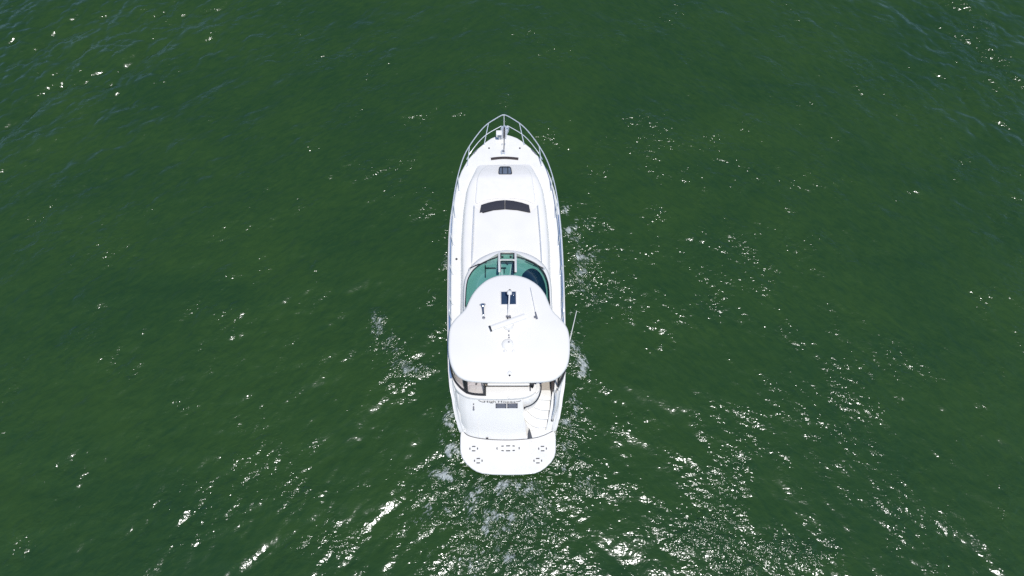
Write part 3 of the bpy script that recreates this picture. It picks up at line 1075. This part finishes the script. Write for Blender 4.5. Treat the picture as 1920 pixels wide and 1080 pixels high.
# shore power inlets
for py, r in ((757.8, .022), (763.3, .028), (767.6, .034)):
    q = on_transom(888, py) + NT * .0
    bm_ = tube([q - NT * .02, q + NT * .035, q + NT * .045], [r, r, r * .6], 14)
    mk('shore_inlet', *bm_, 'grey')
# handle and latch of the garage door
q = on_transom(913.4, 821.4) + NT * .02
mk('door_latch', *box(q, (.09, .05, .06)), 'rubber', bevel=.01)
q = on_transom(953.7, 746.5)
mk('coaming_light', *rev([(.06, 0), (.05, .04), (.01, .05)], (L(953.7, 744.8, cz).x, L(953.7, 744.8, cz).y, cz), 14), 'gel')
# garage door seams: thin recess lines standing as dark gaps
for a, b, c, d in ((897, 790, 897, 820), (920.5, 790, 920.5, 823)):
    p, q = on_transom(a, b), on_transom(c, d)
    mk('door_seam', *beam(p + NT * .004, q + NT * .004, .014, .01, up=NT), 'nonskid')

# quarter wings: hull sides sweeping down beside the transom
for s, rows_px in ((-1, (((861.5, 735), (853, 733)), ((863, 745), (854.5, 744)), ((865, 760), (857, 760)), ((868, 780), (861, 780)), ((871, 795), (864.5, 796)), ((873, 806), (867.5, 807)))),
                   (1, ((((1043.5, 733)), (1051, 733)), ((1042.5, 745), (1049, 744)), ((1041, 760), (1047, 760)), ((1038.5, 780), (1042.3, 780)), ((1036, 795), (1039, 796)), ((1034.5, 806), (1036.5, 807))))):
    rows = []
    for (i_, o_) in rows_px:
        zz = 1.62 - 1.12 * sm(733, 812, i_[1])
        p = L(*i_, zz + .16)
        q = L(*o_, zz + .03)
        rows.append([q - Vector((0, 0, .5)), q, q.lerp(p, .3) + Vector((0, 0, .05)), q.lerp(p, .75) + Vector((0, 0, .06)), p, p - Vector((0, 0, .55))])
    mk('quarter_wing', *loft(rows, cap0=True, cap1=True), 'gel', angle=60)
# handrails on the wings
for pts, zt0 in ((((866.6, 757), (867.2, 766), (868.6, 778), (870.6, 790)), 1.0), (((1042.6, 738), (1041.6, 757), (1039.8, 768), (1036, 783)), 1.0)):
    path = []
    for a, b in pts:
        zz = 1.62 - 1.12 * sm(733, 812, b) + .30
        path.append(L(a, b, zz))
    path = [path[0] + Vector((0, .06, -.16))] + path + [path[-1] + Vector((0, -.06, -.16))]
    mk('hand_rail', *tube(smooth_path(path, 4), .024, 8), 'steel')
q = L(1035.2, 786, .95)
mk('rail_socket', *box((q.x, q.y, .90), (.09, .15, .14)), 'rubber', bevel=.02)
# stair handrail: dark curved tube from the newel round to the transom
pts = [(1014.2, 720, 2.2), (1014.6, 728, 2.16), (1013, 737, 2.08), (1009.6, 746, 1.98), (1003.6, 754, 1.86), (995, 760, 1.72), (984, 764.4, 1.6)]
path = [L(*p) for p in pts]
mk('stair_rail', *tube(smooth_path([path[0] - Vector((0, 0, .3))] + path + [path[-1] - Vector((.0, .0, .2))], 4), .022, 8), 'rubber')
# wall between the stair and the transom
wo_ = smooth_path([L(*p) for p in ((1012.8, 722, 2.12), (1013, 730, 2.08), (1011.4, 738, 2.0), (1008, 746, 1.9), (1001.6, 753.5, 1.78), (993, 759.5, 1.64), (983, 763.6, 1.5), (979.6, 768, 1.36), (981, 778, 1.12), (984.5, 788, .92), (989, 798, .74), (992, 808, .6), (990, 822, .5))], 4)
wi_ = smooth_path([L(*p) for p in ((1002, 726, 2.10), (1001.5, 732, 2.06), (1000, 737, 2.0), (996, 742, 1.96), (990, 746, 1.95), (983, 748, 1.93), (976, 750, 1.90), (974, 762, 1.70), (975, 774, 1.38), (977, 786, 1.12), (980, 798, .90), (983, 809, .7), (983.5, 823, .5))], 4)
rows = [[Vector((p.x, p.y, min(p.z, 1.2) - .7)) for p in wo_], [p - Vector((0, 0, .04)) for p in wo_], [p.lerp(q, .12) for p, q in zip(wo_, wi_)], [p.lerp(q, .8) + Vector((0, 0, .02)) for p, q in zip(wo_, wi_)], [q - Vector((0, 0, .03)) for q in wi_], [q - Vector((0, 0, .5)) for q in wi_]]
mk('stair_wall', *loft(rows), 'gel', angle=55)

# steps: treads falling aft
steps = [
    (1.24, ((1014.5, 730), (1038, 730), (1037, 749.5), (1025, 750), (1014, 749), (1004, 746), (1004, 738))),
    (1.06, ((1000, 744), (1037, 744), (1036, 768.6), (1022, 769.3), (1011, 767.6), (1002, 763.6), (997, 758.5))),
    (.88, ((993, 756), (1036, 756), (1035.5, 785.2), (1020, 786), (1007, 784), (998, 779.5), (990, 772), (984, 765))),
    (.70, ((980, 765), (1036, 770), (1037, 793), (1030, 799), (1020, 801.8), (1010, 802.2), (1000, 799.5), (991, 794), (984, 786), (980.5, 777))),
    (.56, ((978, 780), (1036, 780), (1038.8, 805), (1030, 810.3), (1020, 814.8), (1009.6, 818.2), (1001, 820), (990, 821.6), (982, 822.4))),
]
for z, poly in steps:
    pts = [L(a, b, z) for a, b in poly]
    mk('step', *prism([(p.x, p.y) for p in pts], max(z - .45, .12), z), 'nonskid', bevel=.03)
# dark wedge-shaped patch by the foot of the stair
wv = [L(992.7, 802.5, .80), L(995.6, 812, .70), L(998.2, 821.4, .57), L(989.2, 822.2, .57), L(990.4, 812, .70)]
v = [p + Vector((0, -.01, .03)) for p in wv] + [p - Vector((0, 0, .12)) for p in wv]
mk('dark_wedge', v, [(0, 1, 2, 3, 4), (0, 5, 6, 1), (1, 6, 7, 2), (2, 7, 8, 3), (3, 8, 9, 4), (4, 9, 5, 0)], 'slot')
q = L(989.5, 767.2, 1.0)
mk('step_light', *box((q.x, q.y, 1.0), (.07, .04, .04)), 'grey', bevel=.008)

# dark caulked joint where the transom meets the platform
mk('platform_joint', *tube([p + Vector((0, -.012, .008)) for p in smooth_path([L(a, b, zp) for a, b in join_c + join_s[1:]], 4)], .013, 6), 'slot')
# swim platform
plat = [(866.3, 807.4), (863.4, 812), (862.6, 820), (862.4, 838), (863, 848), (866, 858), (872.5, 867.5), (883, 877.5), (893, 883.8), (904, 887.4), (925, 889.6), (952.5, 890.2), (980, 889.6), (1002, 887.4), (1013, 883.4), (1023, 876.8), (1033.5, 866.5), (1039.6, 857), (1042, 848), (1042.6, 838), (1042.4, 820), (1041.6, 812), (1038.8, 807.4), (1030, 803), (990, 800), (953, 799), (900, 801), (875, 803)]
pts = [L(a, b, zp) for a, b in plat]
po = [(p.x, p.y) for p in pts]
n = len(po)
pc = (sum(p[0] for p in po) / n, sum(p[1] for p in po) / n)
sp = mk('swim_platform', *pillow(po, lambda x, y: zp, .16, .04, .0, pc, rings=(.98, .9, .5)), 'gel', angle=50)
# non-skid panels proud of the platform
tr = [((866.8, 829), (913.5, 829.5), (914.5, 886), (905, 884.5), (893, 880.6), (884, 874.5), (874.5, 865), (869, 856), (866.4, 846)),
      ((917, 829.5), (988, 829.5), (988, 886.6), (964.3, 887), (964.3, 859), (941, 859), (941, 887), (917, 886.6)),
      ((991, 829.5), (1038.4, 829), (1038.8, 846), (1036.5, 856), (1031, 865), (1021.6, 874.2), (1012, 880.4), (1001, 884.5), (991, 886)),
      ((942.6, 860.4), (962.8, 860.4), (962.8, 886.6), (942.6, 886.6))]
for poly in tr:
    q = [L(a, b, zp) for a, b in poly]
    mk('platform_panel', *prism([(p.x, p.y) for p in q], zp - .03, zp + .009), 'nonskid', sp)


def slots(px, py, rx, ry, segs):
    c = L(px, py, zp + .012)
    ex, ey = L(px + rx, py, zp + .012) - c, L(px, py + ry, zp + .012) - c
    a, b = ex.length, ey.length
    for t0, t1 in segs:
        rows = []
        for k in range(6):
            t = math.radians(t0 + (t1 - t0) * k / 5)
            r0, r1 = 1.0, 1.0
            w = .028
            d = Vector((math.cos(t), math.sin(t), 0))
            e = 0.5
            pos = Vector((c.x + a * math.copysign(abs(d.x) ** .8, d.x), c.y + b * math.copysign(abs(d.y) ** .8, d.y), zp + .0125))
            rows.append(pos)
        mk('deck_slot', *strip(rows, .040, .008), 'slot', sp)


for px, py in ((888.2, 841.2), (896.8, 863.9), (1017.3, 841.2), (1008.4, 863.9)):
    slots(px, py, 7.2, 4.2, ((68, 112), (158, 202), (248, 292), (-22, 22)))
slots(952.7, 840.6, 21.0, 4.6, ((83, 97), (108, 122), (58, 72), (263, 277), (288, 302), (238, 252), (160, 200), (-20, 20)))
for px, py in ((910.5, 832), (910.5, 852), (996.5, 829), (996.5, 851.5)):
    q = L(px, py, zp)
    mk('platform_screw', *rev([(.03, 0), (.03, .014), (.01, .018)], (q.x, q.y, zp + .005), 10), 'gel', sp)

# ------------------------------------------------------------------ water
NX, NY, DX = 1160, 800, 0.075
X0, Y0 = -43.0, -14.0
rng = np.random.default_rng(20)


def spectrum_field(direction, spread, seed, lmin, lmax, peak):
    """random sea on the grid; the waves travel along 'direction' (radians); returned with unit slope"""
    r = np.random.default_rng(seed)
    kx = np.fft.fftfreq(NX, DX) * 2 * np.pi
    ky = np.fft.fftfreq(NY, DX) * 2 * np.pi
    KX, KY = np.meshgrid(kx, ky)
    K = np.hypot(KX, KY)
    K[0, 0] = 1
    TH = np.arctan2(KY, KX)
    kp = 2 * np.pi / peak
    S = K ** -3.6 * np.exp(-1.25 * (kp / K) ** 2)
    S *= np.abs(np.cos(TH - direction)) ** spread + 0.06
    S *= 1 / (1 + np.exp(-(2 * np.pi / lmin - K) / (0.12 * 2 * np.pi / lmin)))
    S *= (K > 2 * np.pi / lmax)
    amp = np.sqrt(S)
    amp[0, 0] = 0
    hf = np.fft.fft2(r.standard_normal((NY, NX))) * amp
    h = np.fft.ifft2(hf).real
    dx = np.fft.ifft2(-1j * KX / K * hf).real
    dy = np.fft.ifft2(-1j * KY / K * hf).real
    gy, gx = np.gradient(h, DX)
    n = np.sqrt((gx ** 2 + gy ** 2).mean())
    return h / n, dx / n, dy / n


def smooth01(a, b, x):
    t = np.clip((x - a) / (b - a), 0, 1)
    return t * t * (3 - 2 * t)


gx = X0 + np.arange(NX) * DX
gy = Y0 + np.arange(NY) * DX
GX, GY = np.meshgrid(gx, gy)
w = smooth01(-9, 9, GX)
# crests run from lower left to upper right on the port side, the other way on the starboard side
fa, fax, fay = spectrum_field(math.radians(127), 3.0, 3, 0.30, 12, 4.5)
fb, fbx, fby = spectrum_field(math.radians(48), 3.0, 5, 0.30, 12, 4.5)
fine, fix, fiy = spectrum_field(math.radians(95), 1.2, 9, 0.16, 1.6, 0.5)
H, HX, HY = [np.sqrt(1 - w) * a + .78 * np.sqrt(w) * b for a, b in ((fa, fb), (fax, fbx), (fay, fby))]


def low_field(seed, lam):
    r = np.random.default_rng(seed)
    kx = np.fft.fftfreq(NX, DX)
    ky = np.fft.fftfreq(NY, DX)
    KX, KY = np.meshgrid(kx, ky)
    g = np.exp(-(np.hypot(KX, KY) * lam) ** 2)
    f = np.fft.ifft2(np.fft.fft2(r.standard_normal((NY, NX))) * g).real
    return f / f.std()


gust = low_field(31, 4.0)
gust2 = low_field(32, 1.2)
chop = np.zeros_like(GX)
foam = np.zeros_like(GX)
BLOBS = [  # column, row, radius across, radius along, chop, foam
    (1060, 392, .3, .5, .6, .5), (1078, 435, .7, .9, 1, .7), (1095, 480, .8, .9, 1, .8), (1090, 520, .6, .8, .9, .6), (1115, 555, .9, .6, .7, .4), (1085, 590, .5, .6, .5, .3),
    (1076, 650, .4, .8, 1, .8), (1086, 690, .45, .7, 1, .8), (1072, 760, .4, .8, .8, .6), (1062, 800, .5, .7, 1, .8), (1057, 850, .5, .8, .9, .6), (1170, 580, .5, .6, .5, .3), (1240, 655, .6, .3, .9, .5),
    (838, 430, .2, .9, .6, .4), (835, 490, .25, .7, .6, .4), (707, 610, .35, .7, 1, .7), (745, 645, .8, .6, .8, .45), (770, 685, 1., .5, .8, .45), (805, 560, .6, 1.2, .5, .2),
    (846, 800, .4, .7, 1, .9), (846, 845, .5, .7, 1, .9), (832, 885, .8, .55, 1, .9), (820, 930, .9, .5, .7, .5), (830, 968, .9, .45, 1, .8), (900, 930, .9, .6, .9, .7), (950, 915, 1.4, .5, .9, .7), (935, 975, 1.3, .8, .9, .8),
    (1000, 960, .8, .9, .7, .5), (900, 1035, 1.2, .7, .8, .6), (960, 1050, 1.2, .8, .7, .5), (1090, 915, .9, .5, .9, .5), (1060, 990, .9, .8, .5, .25),
    (1330, 1000, 1.3, .6, .9, 0), (1480, 1040, 1.8, .9, 1.1, 0), (1400, 1060, 1.6, .7, .9, 0), (560, 925, .8, .4, .6, 0), (350, 760, 1, .5, .5, 0), (350, 900, 1, .5, .5, 0), (120, 890, 1.2, .5, .5, 0), (310, 950, .8, .5, .5, 0), (630, 1020, 1.2, .7, .6, 0), (40, 1020, 1, .8, .5, 0)]
for px, py, rx, ry, c, fo in BLOBS:
    q = W(px, py, 0)
    g = np.exp(-(((GX - q.x) / rx) ** 2 + ((GY - q.y) / ry) ** 2))
    chop = np.maximum(chop, c * g)
    foam = np.maximum(foam, fo * g)
# distance from the hull, for the churned collar
inv = np.array(BOAT_I)
BX = inv[0, 0] * GX + inv[0, 1] * GY + inv[0, 3]
BY = inv[1, 0] * GX + inv[1, 1] * GY + inv[1, 3]
hwg = np.interp(BY, [t[0] for t in DK], [t[1] for t in DK], left=1.9, right=0)
dist = np.abs(BX) - hwg
collar = np.exp(-np.clip(dist, 0, 9) / .35) * (BY > Y_STERN - 1.2) * (BY < Y_TIP - 2.5)
foam = np.maximum(foam, collar * .45)
chop = np.maximum(chop, collar * .6)
# wash fanning out astern
back = np.clip((Y_STERN - 1.2) - BY, 0, 30)
wash = np.exp(-(BX / (1.9 + back * .35)) ** 4) * (BY < Y_STERN - 1.0) * np.exp(-back / 9)
chop = np.maximum(chop, wash * .40)
foam = np.maximum(foam, wash * .34)
ragged = low_field(44, .45)
foam *= np.clip(.75 + .45 * ragged, .15, 1.5)
chop *= np.clip(.85 + .35 * ragged, .3, 1.5)
# slope of the swell stays the same; ripples come and go with the gusts
SW, RP, LAM = 0.116, 0.086, 1.0
ripple = RP * np.clip(0.74 + .36 * gust + .34 * gust2, .22, 1.9) + .24 * chop
# steeper seas towards the open water beyond the bow, port and starboard
swell = np.ones_like(GX)
for px, py, rx, ry, k in ((60, 130, 7.0, 5.5, 1.15), (250, 60, 5, 4, .6), (1880, 140, 4.0, 7.0, .95), (1700, 60, 5, 4, .5), (560, 40, 5, 3, .35)):
    q = W(px, py, 0)
    swell += k * np.exp(-(((GX - q.x) / rx) ** 2 + ((GY - q.y) / ry) ** 2))
H, HX, HY = H * swell, HX * swell, HY * swell
Z = H * SW + fine * ripple
# a shallow hollow with small waves beside the hull
edge = np.minimum.reduce([GX - gx[0], gx[-1] - GX, GY - gy[0], gy[-1] - GY])
fade = smooth01(0.0, 3.0, edge)
Z = np.clip(Z, -.4, .34) * fade
foam *= fade

nv = NX * NY
co = np.empty((nv, 3), np.float32)
MX = GX + LAM * fade * (HX * SW + .7 * fix * ripple)
MY = GY + LAM * fade * (HY * SW + .7 * fiy * ripple)
co[:, 0], co[:, 1], co[:, 2] = MX.ravel(), MY.ravel(), Z.ravel()
idx = np.arange(nv).reshape(NY, NX)
quads = np.stack([idx[:-1, :-1], idx[:-1, 1:], idx[1:, 1:], idx[1:, :-1]], -1).reshape(-1, 4)
# rings of open water out to the horizon, welded to the rim
rim = np.concatenate([idx[0, :-1], idx[:-1, -1], idx[-1, :0:-1], idx[:0:-1, 0]])
ring_co, ring_q = [], []
prev = rim
cxm, cym = X0 + NX * DX / 2, Y0 + NY * DX / 2
base = nv
for sc in (1.6, 3.0, 8.0, 30.0, 200.0):
    p = co[rim].copy()
    p[:, 0] = cxm + (p[:, 0] - cxm) * sc
    p[:, 1] = cym + (p[:, 1] - cym) * sc
    p[:, 2] = 0
    cur = base + np.arange(len(rim))
    ring_co.append(p)
    ring_q.append(np.stack([prev, cur, np.roll(cur, -1), np.roll(prev, -1)], -1))
    prev = cur
    base += len(rim)
co = np.concatenate([co] + ring_co)
quads = np.concatenate([quads] + ring_q)
me = bpy.data.meshes.new('water')
me.vertices.add(len(co))
me.vertices.foreach_set('co', co.astype(np.float32).ravel())
me.loops.add(quads.size)
me.loops.foreach_set('vertex_index', quads.astype(np.int32).ravel())
me.polygons.add(len(quads))
me.polygons.foreach_set('loop_start', np.arange(0, quads.size, 4, dtype=np.int32))
me.polygons.foreach_set('use_smooth', np.ones(len(quads), bool))
me.update(calc_edges=True)
extra = len(co) - nv
for nm, arr, fill in (('foam', foam, 0.0), ('chop', np.clip(.12 + .88 * ripple / RP, 0, 3) * fade + (1 - fade), 1.0)):
    at = me.attributes.new(nm, 'FLOAT', 'POINT')
    at.data.foreach_set('value', np.concatenate([arr.ravel(), np.full(extra, fill)]).astype(np.float32))

wm = bpy.data.materials.new('green estuary water')
wm.use_nodes = True
nt = wm.node_tree
nt.nodes.clear()
N = nt.nodes.new
lk = nt.links.new
out = N('ShaderNodeOutputMaterial')
pb = N('ShaderNodeBsdfPrincipled')
pb.inputs['IOR'].default_value = 1.42
pb.inputs['Roughness'].default_value = 0.045
tc = N('ShaderNodeTexCoord')


def noise(scale, detail, vec, rough=.55, dist=0.0):
    n = N('ShaderNodeTexNoise')
    n.inputs['Scale'].default_value = scale
    n.inputs['Detail'].default_value = detail
    n.inputs['Roughness'].default_value = rough
    n.inputs['Distortion'].default_value = dist
    lk(vec, n.inputs['Vector'])
    return n.outputs['Fac']


def mapping(rot, scale):
    m = N('ShaderNodeMapping')
    m.inputs['Rotation'].default_value = (0, 0, rot)
    m.inputs['Scale'].default_value = scale
    lk(tc.outputs['Object'], m.inputs['Vector'])
    return m.outputs[0]


def math_(op, a, b=None):
    m = N('ShaderNodeMath')
    m.operation = op
    for i, x in enumerate((a, b)):
        if x is None:
            continue
        if isinstance(x, (int, float)):
            m.inputs[i].default_value = x
        else:
            lk(x, m.inputs[i])
    return m.outputs[0]


def attr(n):
    a = N('ShaderNodeAttribute')
    a.attribute_name = n
    return a.outputs['Fac']


# broad silty drifts of warmer and cooler green, with ripple shading painted in
ramp = N('ShaderNodeValToRGB')
ramp.color_ramp.elements[0].position = .3
ramp.color_ramp.elements[1].position = .7
ramp.color_ramp.elements[0].color = (.0160, .0475, .0135, 1)
ramp.color_ramp.elements[1].color = (.0270, .065, .0140, 1)
silt_shade = noise(.12, 8, mapping(.5, (1, 1.6, 1)), .65, .6)
# foam: broken lace of bubbles where the water is churned


def along(ang, a_, b_):
    """coordinates that stretch a pattern along the direction 'ang'"""
    o_ = []
    for d, k in (((math.cos(ang), math.sin(ang), 0), a_), ((-math.sin(ang), math.cos(ang), 0), b_)):
        v = N('ShaderNodeVectorMath')
        v.operation = 'DOT_PRODUCT'
        lk(tc.outputs['Object'], v.inputs[0])
        v.inputs[1].default_value = d
        o_.append(math_('MULTIPLY', v.outputs['Value'], k))
    c = N('ShaderNodeCombineXYZ')
    lk(o_[0], c.inputs[0])
    lk(o_[1], c.inputs[1])
    return c.outputs[0]


lace_p = noise(8.0, 4, along(math.radians(48), .7, 1.8), .7, .8)
lace_s = noise(8.0, 4, along(math.radians(-50), .7, 1.8), .7, .8)
sep = N('ShaderNodeSeparateXYZ')
lk(tc.outputs['Object'], sep.inputs[0])
side = N('ShaderNodeMapRange')
side.interpolation_type = 'SMOOTHSTEP'
side.inputs['From Min'].default_value = ORG.x - 1.6
side.inputs['From Max'].default_value = ORG.x + 1.6
lk(sep.outputs[0], side.inputs[0])
mxl = N('ShaderNodeMix')
lk(side.outputs[0], mxl.inputs[0])
lk(lace_p, mxl.inputs[2])
lk(lace_s, mxl.inputs[3])
lace = mxl.outputs[0]
wide = N('ShaderNodeMapRange')
wide.interpolation_type = 'SMOOTHSTEP'
wide.inputs['From Min'].default_value = -9.0
wide.inputs['From Max'].default_value = 9.0
lk(sep.outputs[0], wide.inputs[0])
ripple_shade_p = noise(3.0, 5, along(math.radians(35), .6, 1.9), .74, .7)  # streaks along the crests: ripple shading painted into the base colour
ripple_shade_s = noise(3.0, 5, along(math.radians(-40), .6, 1.9), .74, .7)
mxm = N('ShaderNodeMix')
lk(wide.outputs[0], mxm.inputs[0])
lk(ripple_shade_p, mxm.inputs[2])
lk(ripple_shade_s, mxm.inputs[3])
silt_shade = math_('ADD', silt_shade, math_('MULTIPLY', math_('SUBTRACT', mxm.outputs[0], .5), 1.0))
lk(silt_shade, ramp.inputs[0])
drift = noise(1.1, 4, mapping(-.2, (1.3, .8, 1)), .6, .8)
lace = math_('ADD', lace, math_('MULTIPLY', math_('SUBTRACT', drift, .5), .5))
fl_ = math_('ADD', math_('MULTIPLY', attr('foam'), .31), math_('SUBTRACT', lace, .71))
mr = N('ShaderNodeMapRange')
mr.inputs['From Min'].default_value = 0.0
mr.inputs['From Max'].default_value = 0.13
lk(fl_, mr.inputs[0])
fm = math_('MULTIPLY', mr.outputs[0], math_('MINIMUM', math_('MULTIPLY', attr('foam'), 2.5), .60))
mixc = N('ShaderNodeMix')
mixc.data_type = 'RGBA'
lk(fm, mixc.inputs[0])
lk(ramp.outputs[0], mixc.inputs[6])
mixc.inputs[7].default_value = (.62, .66, .66, 1)
lk(mixc.outputs[2], pb.inputs['Base Color'])
rg = math_('ADD', math_('MULTIPLY', fm, .35), .165)
lk(rg, pb.inputs['Roughness'])
# capillary ripples finer than the mesh
r1 = noise(4.6, 2, mapping(.6, (1, 1.7, 1)), .5, .4)
r2 = noise(12.0, 1, mapping(-.5, (1, 1.3, 1)), .5, .2)
rp = math_('ADD', r1, math_('MULTIPLY', r2, .22))
rp = math_('MULTIPLY', rp, attr('chop'))
bp = N('ShaderNodeBump')
bp.inputs['Strength'].default_value = 1.0
bp.inputs['Distance'].default_value = 0.030
lk(rp, bp.inputs['Height'])
lk(bp.outputs[0], pb.inputs['Normal'])
lk(pb.outputs[0], out.inputs[0])
me.materials.append(wm)
water = bpy.data.objects.new('water', me)
water['kind'] = 'structure'
water['label'] = 'choppy green sea with sun glints'
COL.objects.link(water)
